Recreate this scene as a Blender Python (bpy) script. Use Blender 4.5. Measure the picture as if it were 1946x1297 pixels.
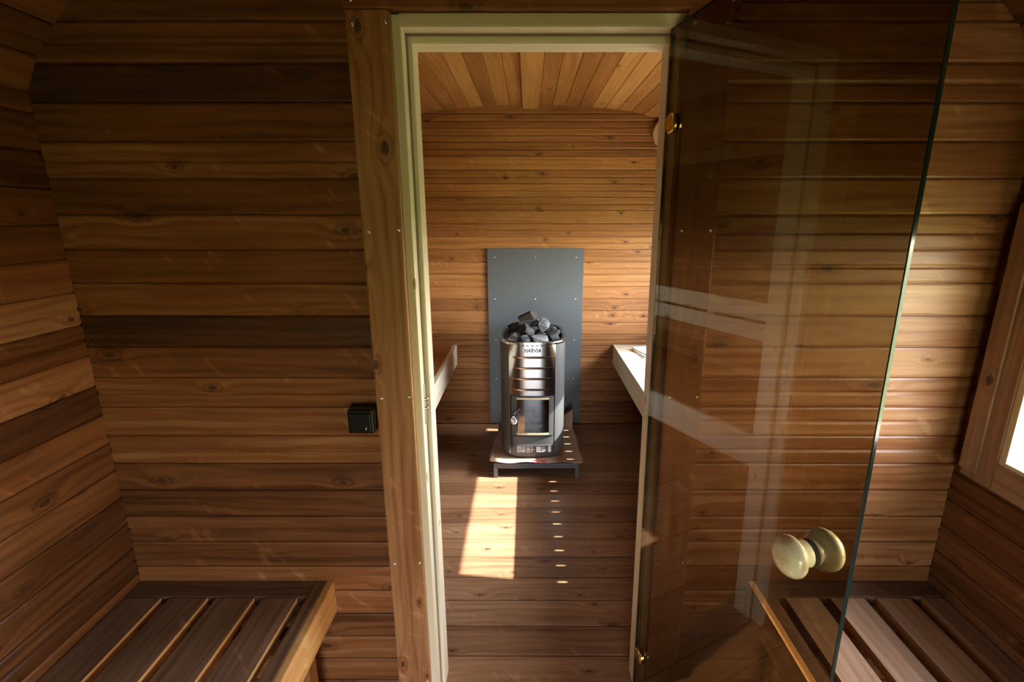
import bpy, bmesh, math, random
from mathutils import Vector, Matrix
from mathutils.bvhtree import BVHTree

S = bpy.context.scene
COL = S.collection
for o in list(bpy.data.objects):
    bpy.data.objects.remove(o)

# ------------------------------------------------------------------ camera
TILT = math.atan(241 / 938.0)
cd = bpy.data.cameras.new('camera')
cd.sensor_width = 36.0
cd.lens = 36.0 * 938 / 1946
cd.shift_x = -(1003 - 973) / 1946.0
cd.clip_start = 0.02
cam = bpy.data.objects.new('camera', cd)
COL.objects.link(cam)
cam.location = (0, 0, 1.45)
cam.rotation_euler = (math.pi / 2 - TILT, 0, 0)
S.camera = cam

# ------------------------------------------------------------------ sky, sun, exposure
S.view_settings.view_transform = 'Standard'
S.view_settings.look = 'None'
S.view_settings.gamma = 1
S.view_settings.use_curve_mapping = False
S.view_settings.exposure = 1.5
SUN_DIR = Vector((-1, 0.12, -0.908)).normalized()      # the way the light travels
SUN_STRENGTH = 12.0
SKY_STRENGTH = 2.0
w = bpy.data.worlds.new('sky')
S.world = w
w.use_nodes = True
wn, wl = w.node_tree.nodes, w.node_tree.links
for n in list(wn):
    wn.remove(n)
sky = wn.new('ShaderNodeTexSky')
sky.sky_type = 'NISHITA'
sky.sun_disc = False
sky.sun_elevation = math.asin(-SUN_DIR.z)
sky.sun_rotation = math.atan2(-SUN_DIR.x, -SUN_DIR.y)
bg = wn.new('ShaderNodeBackground')
bg.inputs['Strength'].default_value = SKY_STRENGTH
wo = wn.new('ShaderNodeOutputWorld')
hsv = wn.new('ShaderNodeHueSaturation')
hsv.inputs['Saturation'].default_value = 0.5
wl.new(sky.outputs[0], hsv.inputs['Color'])
wm = wn.new('ShaderNodeMix')
wm.data_type = 'RGBA'
wm.blend_type = 'MULTIPLY'
wm.inputs[0].default_value = 1.0
wm.inputs[7].default_value = (1.0, 0.98, 0.95, 1)
wl.new(hsv.outputs[0], wm.inputs[6])
wl.new(wm.outputs[2], bg.inputs[0])
wl.new(bg.outputs[0], wo.inputs[0])
sd = bpy.data.lights.new('sun', 'SUN')
sd.energy = SUN_STRENGTH
sd.angle = math.radians(0.55)
sd.color = (1.0, 0.96, 0.90)
sun = bpy.data.objects.new('sun', sd)
COL.objects.link(sun)
sun.rotation_euler = SUN_DIR.to_track_quat('-Z', 'Y').to_euler()
sun.location = (6, 0, 6)


def portal(loc, rot, sx, sy):
    ld = bpy.data.lights.new('window_portal', 'AREA')
    ld.shape = 'RECTANGLE'
    ld.size, ld.size_y = sx, sy
    ld.cycles.is_portal = True
    lo = bpy.data.objects.new('window_portal', ld)
    COL.objects.link(lo)
    lo.location = loc
    lo.rotation_euler = rot


# room constants (metres)
XL, XR, XC = -1.11, 1.145, 0.0175
YF, YFB = 1.20, 1.300          # partition front face, its sauna side
YB, YR = 3.27, -1.45           # back wall of the sauna, outer wall behind the camera
WZ0, WZ1 = 0.87, 1.405          # windows in the right wall
W1Y0, W1Y1 = 0.18, 1.073       # front-room window
W2Y0, W2Y1 = 1.545, 3.035        # sauna window
WT = 0.11                      # wall thickness
OX0, OX1, OZ1 = -0.30, 0.40, 1.10   # unseen opening behind the camera, sized for the light it lets in
portal((XR + WT, (W1Y0 + W1Y1) / 2, (WZ0 + WZ1) / 2), (0, math.pi / 2, 0), WZ1 - WZ0, W1Y1 - W1Y0)
portal((XR + WT, (W2Y0 + W2Y1) / 2, (WZ0 + WZ1) / 2), (0, math.pi / 2, 0), WZ1 - WZ0, W2Y1 - W2Y0)
portal(((OX0 + OX1) / 2, YR - 0.1, OZ1 / 2), (math.pi / 2, 0, 0), OX1 - OX0, OZ1)

S.cycles.use_denoising = True
S.cycles.max_bounces = 14
S.cycles.diffuse_bounces = 8
S.cycles.glossy_bounces = 6
S.cycles.transparent_max_bounces = 16
S.cycles.caustics_reflective = False
S.cycles.caustics_refractive = False
S.cycles.sample_clamp_indirect = 6.0

rng = random.Random(7)

# ------------------------------------------------------------------ materials
def newmat(name):
    m = bpy.data.materials.new(name)
    m.use_nodes = True
    nt = m.node_tree
    for n in list(nt.nodes):
        nt.nodes.remove(n)
    out = nt.nodes.new('ShaderNodeOutputMaterial')
    return m, nt, out


class N:
    """small helper to write node graphs as expressions"""
    def __init__(s, nt):
        s.nt = nt

    def node(s, t, **kw):
        n = s.nt.nodes.new(t)
        for k, v in kw.items():
            setattr(n, k, v)
        return n

    def put(s, sock, v):
        if hasattr(v, 'is_output') or isinstance(v, bpy.types.NodeSocket):
            s.nt.links.new(v, sock)
        else:
            sock.default_value = v

    def m(s, op, a, b=None, c=None):
        n = s.node('ShaderNodeMath', operation=op)
        s.put(n.inputs[0], a)
        if b is not None:
            s.put(n.inputs[1], b)
        if c is not None:
            s.put(n.inputs[2], c)
        return n.outputs[0]

    def vec(s, x, y, z=0.0):
        n = s.node('ShaderNodeCombineXYZ')
        for i, v in enumerate((x, y, z)):
            s.put(n.inputs[i], v)
        return n.outputs[0]

    def noise(s, v, scale=1.0, detail=2.0, rough=0.5):
        n = s.node('ShaderNodeTexNoise')
        s.put(n.inputs['Vector'], v)
        n.inputs['Scale'].default_value = scale
        n.inputs['Detail'].default_value = detail
        n.inputs['Roughness'].default_value = rough
        return n.outputs[0]

    def smooth(s, v, a, b, lo=0.0, hi=1.0):
        n = s.node('ShaderNodeMapRange', interpolation_type='SMOOTHSTEP')
        s.put(n.inputs[0], v)
        for i, x in enumerate((a, b, lo, hi)):
            n.inputs[i + 1].default_value = x
        return n.outputs[0]

    def ramp(s, v, stops):
        n = s.node('ShaderNodeValToRGB')
        e = n.color_ramp.elements
        while len(e) < len(stops):
            e.new(0.5)
        for el, (p, c) in zip(e, stops):
            el.position = p
            el.color = (*c, 1)
        s.put(n.inputs[0], v)
        return n.outputs[0]

    def mix(s, f, a, b, blend='MIX'):
        n = s.node('ShaderNodeMix', data_type='RGBA', blend_type=blend)
        s.put(n.inputs[0], f)
        s.put(n.inputs[6], a)
        s.put(n.inputs[7], b)
        return n.outputs[2]


def wood(name, stops, rough=0.42, knot_amount=0.55, grain=1.0, coat=0.0, bump=0.25, knot_col=(0.035, 0.016, 0.008), spec=0.35):
    m, nt, out = newmat(name)
    g = N(nt)
    uv = g.node('ShaderNodeUVMap', uv_map='grain')
    sx = g.node('ShaderNodeSeparateXYZ')
    nt.links.new(uv.outputs[0], sx.inputs[0])
    u, v = sx.outputs[0], sx.outputs[1]
    at = g.node('ShaderNodeAttribute', attribute_name='board')
    sc = g.node('ShaderNodeSeparateColor')
    nt.links.new(at.outputs['Color'], sc.inputs[0])
    tone, r1, r2 = sc.outputs[0], sc.outputs[1], sc.outputs[2]
    # knots: cells stretched along the grain
    vo = g.node('ShaderNodeTexVoronoi', voronoi_dimensions='2D', feature='F1')
    nt.links.new(g.vec(g.m('MULTIPLY', u, 4.2), g.m('MULTIPLY', v, 8.0)), vo.inputs['Vector'])
    vo.inputs['Scale'].default_value = 1.0
    vc = g.node('ShaderNodeSeparateColor')
    nt.links.new(vo.outputs['Color'], vc.inputs[0])
    has = g.m('LESS_THAN', vc.outputs[0], knot_amount)
    size = g.m('MULTIPLY_ADD', vc.outputs[1], 0.7, 0.5)
    d = g.m('DIVIDE', vo.outputs['Distance'], size)
    jit = g.noise(g.vec(g.m('MULTIPLY', u, 60.0), g.m('MULTIPLY', v, 90.0)), 1.0, 2)
    d = g.m('ADD', d, g.m('MULTIPLY_ADD', jit, 0.10, -0.05))
    infl = g.m('MULTIPLY', g.smooth(d, 0.0, 0.42, 1.0, 0.0), has)
    core = g.m('MULTIPLY', g.smooth(d, 0.040, 0.085, 1.0, 0.0), has)
    ring = g.m('MULTIPLY', g.m('MULTIPLY', g.smooth(d, 0.07, 0.11, 0.0, 1.0), g.smooth(d, 0.11, 0.17, 1.0, 0.0)), has)
    # cathedral grain: a slow wandering height field cut by many lines
    wob = g.noise(g.vec(g.m('MULTIPLY', u, 1.5), g.m('MULTIPLY', v, 9.0), r2), 1.0, 2)
    ph = g.m('ADD', g.m('MULTIPLY', v, 70.0), g.m('ADD', g.m('MULTIPLY', wob, 8.0), g.m('MULTIPLY', infl, 2.0)))
    line = g.m('SINE', g.m('MULTIPLY', ph, 3.0))
    line = g.m('POWER', g.m('MULTIPLY_ADD', line, 0.5, 0.5), 2.5)
    g1 = g.noise(g.vec(g.m('MULTIPLY', u, 1.1), g.m('ADD', g.m('MULTIPLY', v, 38.0), g.m('MULTIPLY', infl, 0.7))), 1.0, 3, 0.6)
    g2 = g.noise(g.vec(g.m('MULTIPLY', u, 9.0), g.m('MULTIPLY', v, 420.0)), 1.0, 2)
    bl = g.noise(g.vec(g.m('MULTIPLY', u, 3.0), g.m('MULTIPLY', v, 6.0), r1), 1.0, 2)
    t = g.m('ADD', tone, g.m('MULTIPLY_ADD', g1, 0.50 * grain, -0.25 * grain))
    t = g.m('ADD', t, g.m('MULTIPLY_ADD', g2, 0.22 * grain, -0.11 * grain))
    t = g.m('ADD', t, g.m('MULTIPLY_ADD', bl, 0.26 * grain, -0.13 * grain))
    # pale streaks across the board: turned fibres, plus glints painted into the tone
    fl = g.m('MULTIPLY', g.smooth(g.noise(g.vec(g.m('ADD', g.m('MULTIPLY', u, 38.0), g.m('MULTIPLY', v, 25.0)), g.m('MULTIPLY', v, 14.0), r1), 1.0, 1), 0.60, 0.72),
             g.smooth(g.noise(g.vec(g.m('MULTIPLY', u, 4.5), g.m('MULTIPLY', v, 11.0), r2), 1.0, 1), 0.52, 0.62))
    t = g.m('ADD', t, g.m('MULTIPLY', fl, 0.13 * grain))
    t = g.m('SUBTRACT', t, g.m('MULTIPLY', line, 0.085 * grain))
    t = g.m('ADD', t, g.m('MULTIPLY', g.m('SUBTRACT', infl, ring), 0.03))
    t = g.m('SUBTRACT', t, g.m('MULTIPLY', ring, 0.10))
    t = g.node('ShaderNodeClamp').inputs[0] and g.m('MINIMUM', g.m('MAXIMUM', t, 0.0), 1.0)
    c = g.ramp(t, stops)
    c = g.mix(g.m('MULTIPLY', core, 0.85), c, (*knot_col, 1))
    b = g.node('ShaderNodeBsdfPrincipled')
    nt.links.new(c, b.inputs['Base Color'])
    nt.links.new(g.m('MULTIPLY_ADD', g1, 0.25, rough - 0.125), b.inputs['Roughness'])
    b.inputs['Specular IOR Level'].default_value = spec
    b.inputs['Coat Weight'].default_value = coat
    b.inputs['Coat Roughness'].default_value = 0.3
    # surface relief: raised grain and gentle planer ripples across the board
    rip = g.noise(g.vec(g.m('MULTIPLY', u, 26.0), g.m('MULTIPLY', v, 7.0), r2), 1.0, 1)
    hgt = g.m('ADD', g.m('MULTIPLY', g2, 0.25), g.m('ADD', g.m('MULTIPLY', line, -0.12), g.m('MULTIPLY', g.m('MULTIPLY', rip, infl), 1.6)))
    bp = g.node('ShaderNodeBump')
    bp.inputs['Strength'].default_value = bump
    bp.inputs['Distance'].default_value = 0.004
    nt.links.new(hgt, bp.inputs['Height'])
    nt.links.new(bp.outputs[0], b.inputs['Normal'])
    nt.links.new(b.outputs[0], out.inputs[0])
    return m


BROWN = [(0.0, (0.020, 0.0078, 0.003)), (0.25, (0.084, 0.0283, 0.0088)), (0.5, (0.210, 0.0765, 0.025)),
         (0.75, (0.375, 0.192, 0.088)), (1.0, (0.60, 0.39, 0.22))]
HONEY = [(0.0, (0.06, 0.021, 0.007)), (0.25, (0.18, 0.066, 0.020)), (0.5, (0.335, 0.142, 0.047)),
         (0.75, (0.54, 0.27, 0.098)), (1.0, (0.70, 0.46, 0.21))]
DECK = [(0.0, (0.04, 0.018, 0.010)), (0.25, (0.14, 0.066, 0.036)), (0.5, (0.28, 0.150, 0.084)),
        (0.75, (0.44, 0.265, 0.16)), (1.0, (0.66, 0.48, 0.33))]
PALE = [(0.0, (0.30, 0.22, 0.13)), (0.25, (0.48, 0.385, 0.25)), (0.5, (0.575, 0.487, 0.358)),
        (0.75, (0.65, 0.58, 0.46)), (1.0, (0.78, 0.73, 0.62))]
GREYED = [(0.0, (0.030, 0.015, 0.009)), (0.25, (0.11, 0.058, 0.035)), (0.5, (0.24, 0.133, 0.083)),
          (0.75, (0.40, 0.25, 0.165)), (1.0, (0.58, 0.41, 0.29))]
M_BROWN = wood('stained_panel_wood', BROWN, 0.40, 0.48, grain=0.95)
M_HONEY = wood('honey_panel_wood', HONEY, 0.42, 0.42, grain=0.9)
M_DECK = wood('floor_board_wood', DECK, 0.36, 0.5, coat=0.15)
M_PALE = wood('pale_pine', PALE, 0.45, 0.22, grain=0.55, knot_col=(0.26, 0.15, 0.07))
M_GREY = wood('worn_bench_wood', GREYED, 0.5, 0.3)


def plain(name, col, rough=0.5, metal=0.0, spec=0.5, noise=0.0, nscale=40.0, coat=0.0, bump=0.0):
    m, nt, out = newmat(name)
    g = N(nt)
    b = g.node('ShaderNodeBsdfPrincipled')
    b.inputs['Roughness'].default_value = rough
    b.inputs['Metallic'].default_value = metal
    b.inputs['Specular IOR Level'].default_value = spec
    b.inputs['Coat Weight'].default_value = coat
    tc = g.node('ShaderNodeTexCoord')
    nz = g.noise(tc.outputs['Object'], nscale, 4)
    f = g.m('MULTIPLY_ADD', nz, 2 * noise, 1.0 - noise)
    c = g.mix(1.0, (*col, 1), g.vec(f, f, f), 'MULTIPLY')
    nt.links.new(c, b.inputs['Base Color'])
    if bump:
        bp = g.node('ShaderNodeBump')
        bp.inputs['Strength'].default_value = bump
        bp.inputs['Distance'].default_value = 0.003
        nt.links.new(nz, bp.inputs['Height'])
        nt.links.new(bp.outputs[0], b.inputs['Normal'])
    nt.links.new(b.outputs[0], out.inputs[0])
    return m


M_STEEL = plain('brushed_stainless', (0.50, 0.48, 0.46), 0.15, 1.0, noise=0.04, nscale=90)
M_SKIN = plain('grey_painted_steel', (0.070, 0.069, 0.071), 0.40, 0.0, 0.3, noise=0.05)
M_BLACK = plain('black_steel', (0.016, 0.016, 0.018), 0.38, 0.0, noise=0.2)
M_STAND = plain('black_angle_steel', (0.075, 0.078, 0.082), 0.42, 0.2, noise=0.2)
M_CHROME = plain('chrome', (0.85, 0.85, 0.85), 0.08, 1.0)
M_BRASS = plain('brass', (0.62, 0.47, 0.16), 0.16, 1.0, noise=0.05)
M_SCREW = plain('zinc_screw', (0.72, 0.72, 0.74), 0.25, 0.9)
M_BOARD = plain('grey_fibre_board', (0.085, 0.092, 0.101), 0.55, 0.0, 0.4, noise=0.10, nscale=55)
M_PLASTIC = plain('black_plastic', (0.005, 0.005, 0.006), 0.34, 0.0, 0.3)
M_MARK = plain('white_mark', (0.7, 0.7, 0.72), 0.5)
M_PAPER = plain('white_paper', (0.80, 0.80, 0.78), 0.7)
M_TAN = plain('tan_strip', (0.62, 0.48, 0.30), 0.4)
M_DISC = plain('pale_turned_wood', (0.62, 0.42, 0.22), 0.5, noise=0.08, nscale=20)
M_GASKET = plain('grey_seal', (0.20, 0.17, 0.12), 0.7)

# stone: dark grey speckled rock
def stone_mat():
    m, nt, out = newmat('sauna_rock')
    g = N(nt)
    tc = g.node('ShaderNodeTexCoord')
    inf = g.node('ShaderNodeObjectInfo')
    a = g.noise(tc.outputs['Object'], 330, 3, 0.7)
    bz = g.noise(tc.outputs['Object'], 14, 3)
    v = g.m('ADD', g.m('MULTIPLY', a, 0.75), g.m('MULTIPLY', bz, 0.35))
    v = g.m('ADD', v, g.m('MULTIPLY_ADD', inf.outputs['Random'], 0.22, -0.11))
    c = g.ramp(v, [(0.42, (0.008, 0.008, 0.009)), (0.58, (0.035, 0.036, 0.038)), (0.72, (0.22, 0.225, 0.235))])
    b = g.node('ShaderNodeBsdfPrincipled')
    b.inputs['Roughness'].default_value = 0.75
    nt.links.new(c, b.inputs['Base Color'])
    bp = g.node('ShaderNodeBump')
    bp.inputs['Strength'].default_value = 0.5
    bp.inputs['Distance'].default_value = 0.004
    nt.links.new(a, bp.inputs['Height'])
    nt.links.new(bp.outputs[0], b.inputs['Normal'])
    nt.links.new(b.outputs[0], out.inputs[0])
    return m


M_STONE = stone_mat()
M_STONE_BROWN = plain('rusty_rock', (0.030, 0.020, 0.015), 0.8, noise=0.5, nscale=60, bump=0.5)


def onyx():
    m, nt, out = newmat('pale_polished_knob')
    g = N(nt)
    tc = g.node('ShaderNodeTexCoord')
    a = g.noise(tc.outputs['Object'], 28, 3)
    c = g.ramp(a, [(0.35, (0.70, 0.58, 0.38)), (0.5, (0.86, 0.83, 0.66)), (0.75, (0.86, 0.87, 0.75))])
    b = g.node('ShaderNodeBsdfPrincipled')
    nt.links.new(c, b.inputs['Base Color'])
    b.inputs['Roughness'].default_value = 0.22
    b.inputs['Coat Weight'].default_value = 0.4
    b.inputs['Subsurface Weight'].default_value = 0.15
    b.inputs['Subsurface Radius'].default_value = (0.02, 0.015, 0.008)
    nt.links.new(b.outputs[0], out.inputs[0])
    return m


M_KNOB = onyx()


def sheet_glass(name, tint, f0=0.04, rough=0.0):
    """a thin sheet: tinted see-through plus angle-dependent mirror"""
    m, nt, out = newmat(name)
    g = N(nt)
    lw = g.node('ShaderNodeLayerWeight')
    lw.inputs['Blend'].default_value = 0.5
    p5 = g.m('POWER', lw.outputs['Facing'], 5.0)
    f = g.m('MULTIPLY_ADD', p5, 1.0 - f0, f0)
    tr = g.node('ShaderNodeBsdfTransparent')
    tr.inputs[0].default_value = (*tint, 1)
    gl = g.node('ShaderNodeBsdfGlossy')
    gl.inputs['Roughness'].default_value = rough
    mx = g.node('ShaderNodeMixShader')
    nt.links.new(f, mx.inputs[0])
    nt.links.new(tr.outputs[0], mx.inputs[1])
    nt.links.new(gl.outputs[0], mx.inputs[2])
    nt.links.new(mx.outputs[0], out.inputs[0])
    return m


M_BRONZE = sheet_glass('bronze_tinted_glass', (0.535, 0.465, 0.345), 0.043)
M_CLEAR = sheet_glass('clear_window_glass', (0.97, 0.985, 0.975), 0.04)
M_FIRE = sheet_glass('stove_door_glass', (0.4, 0.4, 0.4), 0.22, 0.07)
M_EDGE = plain('polished_glass_edge', (0.006, 0.015, 0.013), 0.12, 0.0, 0.8)

# protective sheet: brown paper with a smear of red print
def wrap_mat():
    m, nt, out = newmat('brown_protective_paper')
    g = N(nt)
    tc = g.node('ShaderNodeTexCoord')
    sx = g.node('ShaderNodeSeparateXYZ')
    nt.links.new(tc.outputs['Object'], sx.inputs[0])
    nz = g.noise(tc.outputs['Object'], 60, 3)
    n2 = g.noise(tc.outputs['Object'], 9, 2)
    base = g.ramp(n2, [(0.3, (0.30, 0.19, 0.13)), (0.7, (0.42, 0.29, 0.21))])
    red = g.m('MULTIPLY', g.m('MULTIPLY', g.smooth(sx.outputs[0], -0.03, -0.015), g.smooth(sx.outputs[0], 0.05, 0.065, 1, 0)),
              g.smooth(sx.outputs[1], -0.255, -0.245, 1, 0))
    red = g.m('MULTIPLY', red, g.smooth(nz, 0.42, 0.5))
    c = g.mix(red, base, (0.42, 0.04, 0.07, 1))
    b = g.node('ShaderNodeBsdfPrincipled')
    nt.links.new(c, b.inputs['Base Color'])
    b.inputs['Roughness'].default_value = 0.42
    nt.links.new(b.outputs[0], out.inputs[0])
    return m


M_WRAP = wrap_mat()


def grass_mat():
    m, nt, out = newmat('lawn')
    g = N(nt)
    tc = g.node('ShaderNodeTexCoord')
    a = g.noise(tc.outputs['Object'], 3, 5)
    c = g.ramp(a, [(0.3, (0.13, 0.15, 0.04)), (0.7, (0.25, 0.27, 0.09))])
    b = g.node('ShaderNodeBsdfPrincipled')
    nt.links.new(c, b.inputs['Base Color'])
    b.inputs['Roughness'].default_value = 0.9
    nt.links.new(b.outputs[0], out.inputs[0])
    return m


M_GRASS = grass_mat()

# ------------------------------------------------------------------ object helpers
def obj(name, bm, mat, parent=None, smooth=False):
    me = bpy.data.meshes.new(name)
    bmesh.ops.recalc_face_normals(bm, faces=bm.faces[:]) if not getattr(bm, 'keep', False) else None
    bm.to_mesh(me)
    bm.free()
    mats = mat if isinstance(mat, (list, tuple)) else [mat]
    for k in mats:
        me.materials.append(k)
    if smooth:
        for p in me.polygons:
            p.use_smooth = True
    o = bpy.data.objects.new(name, me)
    COL.objects.link(o)
    if parent is not None:
        o.parent = parent
    return o


def smooth_by_angle(o, ang=35):
    me = o.data
    bm = bmesh.new()
    bm.from_mesh(me)
    lim = math.radians(ang)
    for f in bm.faces:
        f.smooth = True
    for e in bm.edges:
        e.smooth = len(e.link_faces) == 2 and e.calc_face_angle(0) < lim
    bm.to_mesh(me)
    bm.free()
    return o


def empty(name, loc=(0, 0, 0), rz=0.0):
    o = bpy.data.objects.new(name, None)
    o.empty_display_size = 0.1
    COL.objects.link(o)
    o.location = loc
    o.rotation_euler = (0, 0, rz)
    return o


def tag(o, label=None, cat=None, group=None, kind=None):
    if label:
        o['label'] = label
    if cat:
        o['category'] = cat
    if group:
        o['group'] = group
    if kind:
        o['kind'] = kind
    return o


def wbm():
    bm = bmesh.new()
    bm.loops.layers.uv.new('grain')
    bm.loops.layers.float_color.new('board')
    return bm


def setface(bm, f, uvs, col):
    lu = bm.loops.layers.uv['grain']
    lc = bm.loops.layers.float_color['board']
    for lp, q in zip(f.loops, uvs):
        lp[lu].uv = q
        lp[lc] = col


def rnd_col(tone, jitter=0.03):
    return (min(1, max(0, tone + rng.uniform(-jitter, jitter))), rng.random() * 5, rng.random() * 5, 1)


def wbox(bm, lo, hi, tone, axis=None, bev=0.003, jitter=0.03, mat=None, side_tone=None):
    """a board: box with softened edges, grain along its longest axis; mat is an optional Matrix"""
    lo, hi = Vector(lo), Vector(hi)
    d = hi - lo
    if axis is None:
        axis = max(range(3), key=lambda i: d[i])
    oth = [i for i in range(3) if i != axis]
    col = rnd_col(tone, jitter)
    ou, ov = rng.uniform(0, 60), rng.uniform(0, 60)
    t = bmesh.new()
    bmesh.ops.create_cube(t, size=1)
    for v in t.verts:
        v.co = Vector([lo[i] + (v.co[i] + 0.5) * d[i] for i in range(3)])
    if bev > 0:
        bmesh.ops.bevel(t, geom=t.edges[:], offset=min(bev, min(d) * 0.35), segments=2, profile=0.7, affect='EDGES')
    vm = {}
    for v in t.verts:
        vm[v] = bm.verts.new(mat @ v.co if mat else v.co)
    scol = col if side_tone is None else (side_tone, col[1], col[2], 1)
    thin = min(oth, key=lambda i: d[i])
    for f in t.faces:
        nf = bm.faces.new([vm[v] for v in f.verts])
        uvs = [(v.co[axis] + ou, v.co[oth[0]] + v.co[oth[1]] + ov) for v in f.verts]
        if abs(f.normal[axis]) > 0.7:   # end grain
            uvs = [(v.co[oth[0]] * 0.2 + ou, v.co[oth[1]] + ov) for v in f.verts]
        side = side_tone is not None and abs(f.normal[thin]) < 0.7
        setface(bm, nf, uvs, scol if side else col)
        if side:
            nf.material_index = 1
    t.free()


def panel_board(bm, fn, u0, u1, v0, v1, tone, groove=0.006, lip=0.0045, mid=False, cut0=False, cut1=False, jitter=0.03):
    """one tongue-and-groove board on a wall; fn(u, v, d) -> world, d is depth out of the wall"""
    rows = []
    if not cut0:
        rows += [(v0, -groove), (v0 + 0.0016, -groove), (v0 + 0.0028, -0.0016), (v0 + 0.0028 + lip, 0.0)]
    else:
        rows += [(v0, 0.0)]
    if mid and not (cut0 or cut1):
        c = (v0 + v1) / 2
        rows += [(c - 0.007, 0.0), (c - 0.0018, -0.0032), (c + 0.0018, -0.0032), (c + 0.007, 0.0)]
    if not cut1:
        rows += [(v1 - lip - 0.001, 0.0), (v1 - 0.001, -0.0018), (v1, -groove)]
    else:
        rows += [(v1, 0.0)]
    col = rnd_col(tone, jitter)
    ou, ov = rng.uniform(0, 80), rng.uniform(0, 80)
    n = 1
    prev = None
    for v, d in rows:
        cur = [(bm.verts.new(fn(u, v, d)), (u + ou, v - v0 + ov)) for u in (u0, u1)]
        if prev:
            f = bm.faces.new([prev[0][0], prev[1][0], cur[1][0], cur[0][0]])
            setface(bm, f, [prev[0][1], prev[1][1], cur[1][1], cur[0][1]], col)
        prev = cur


def sbox(bm, lo, hi, tone=0.3):
    wbox(bm, lo, hi, tone, bev=0)


# ------------------------------------------------------------------ shell
PROF = [(1.1275, 1.70), (1.1275, 1.735), (1.108, 1.763), (1.078, 1.80), (1.045, 1.84), (1.0, 1.888), (0.94, 1.934), (0.87, 1.978),
        (0.79, 2.012), (0.70, 2.040), (0.58, 2.063), (0.42, 2.080), (0.22, 2.092), (0.0, 2.097)]


def half_width(z):
    if z <= PROF[0][1]:
        return PROF[0][0]
    for (a, b), (c, d) in zip(PROF, PROF[1:]):
        if b <= z <= d:
            return a + (c - a) * (z - b) / max(1e-6, d - b)
    return 0.0


PITCH = 0.0809
Z0 = -0.0080


def front(u, v, d):
    return Vector((u, YF - d, v))


# tones of the boards of the partition, counted from the floor up
LEFT_T = [t - 0.015 for t in [0.40, 0.52, 0.50, 0.36, 0.53, 0.52, 0.34, 0.38, 0.34, 0.36, 0.52, 0.56, 0.56, 0.42, 0.20, 0.52, 0.46, 0.52, 0.38, 0.54, 0.44, 0.17, 0.45, 0.42, 0.36, 0.4]]
MIDL = {10, 12, 14 - 2, 19, 22, 7}
RIGHT_T = [0.5, 0.55, 0.5, 0.52, 0.55, 0.48, 0.55, 0.56, 0.6, 0.56, 0.5, 0.64, 0.62, 0.62, 0.56, 0.64, 0.62, 0.56, 0.62, 0.5, 0.60, 0.55, 0.58, 0.5, 0.46, 0.4]
bm = wbm()
for k in range(26):
    v0 = Z0 + PITCH * k
    v1 = v0 + PITCH
    hw = half_width(v0) + (0.0 if v0 < 1.7 else 0.01)
    if v1 > 2.10:
        break
    if v0 > 1.875:
        panel_board(bm, front, XC - hw, XC + hw, v0, v1, LEFT_T[k])
    else:
        panel_board(bm, front, XC - hw, -0.31, v0, v1, LEFT_T[k], mid=k in MIDL)
        panel_board(bm, front, 0.372, XC + hw, v0, v1, RIGHT_T[k], mid=rng.random() < 0.3)
# body of the partition
sbox(bm, (XL - 0.05, YF + 0.012, -0.02), (-0.302, YFB, 2.12))
sbox(bm, (0.362, YF + 0.012, -0.02), (XR + 0.05, YFB, 2.12))
sbox(bm, (-0.302, YF + 0.012, 1.866), (0.362, YFB, 2.12))
tag(obj('wall_front', bm, M_BROWN), kind='structure')

# back wall of the sauna
bm = wbm()
def back(u, v, d):
    return Vector((u, YB - d, v))
BT = [0.40, 0.42, 0.44, 0.50, 0.46, 0.55, 0.42, 0.46, 0.55, 0.58, 0.42, 0.56, 0.60, 0.62, 0.50, 0.62, 0.52, 0.62, 0.56, 0.64, 0.58, 0.66, 0.54, 0.62, 0.50, 0.5]
for k in range(26):
    v0 = 0.0 + 0.0819 * k
    if v0 > 2.10:
        break
    hw = half_width(v0) + (0.0 if v0 < 1.7 else 0.02)
    panel_board(bm, back, XC - hw, XC + hw, v0, v0 + 0.0819, BT[k] - 0.06, mid=rng.random() < 0.6, groove=0.007)
sbox(bm, (XL - 0.1, YB + 0.012, -0.02), (XR + 0.1, YB + 0.1, 2.12))
tag(obj('wall_back', bm, M_HONEY), kind='structure')

# long side walls, running through both rooms; the right one holds two windows
LW_T = {0: 0.3, 1: 0.35, 2: 0.32, 3: 0.36, 4: 0.34, 5: 0.42, 6: 0.33, 7: 0.36, 8: 0.35, 9: 0.48, 10: 0.46, 11: 0.46, 12: 0.26, 13: 0.56, 14: 0.30, 15: 0.60, 16: 0.45, 17: 0.40, 18: 0.44, 19: 0.32, 20: 0.44, 21: 0.46, 22: 0.4}
ZL = 1.264 - PITCH * 16
bm = wbm()
def left(u, v, d):
    return Vector((XL + d, u, v))
for k in range(23):
    v0 = ZL + PITCH * k
    if v0 > 1.76:
        break
    cut = v0 + PITCH > 1.79
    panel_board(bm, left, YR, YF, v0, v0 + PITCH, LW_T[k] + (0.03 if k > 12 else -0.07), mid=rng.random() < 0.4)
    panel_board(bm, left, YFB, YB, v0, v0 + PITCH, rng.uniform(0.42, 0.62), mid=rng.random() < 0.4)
sbox(bm, (XL - WT, YR - 0.1, -0.02), (XL - 0.012, YB + 0.1, 1.78))
tag(obj('wall_left', bm, M_BROWN), kind='structure')

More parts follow.
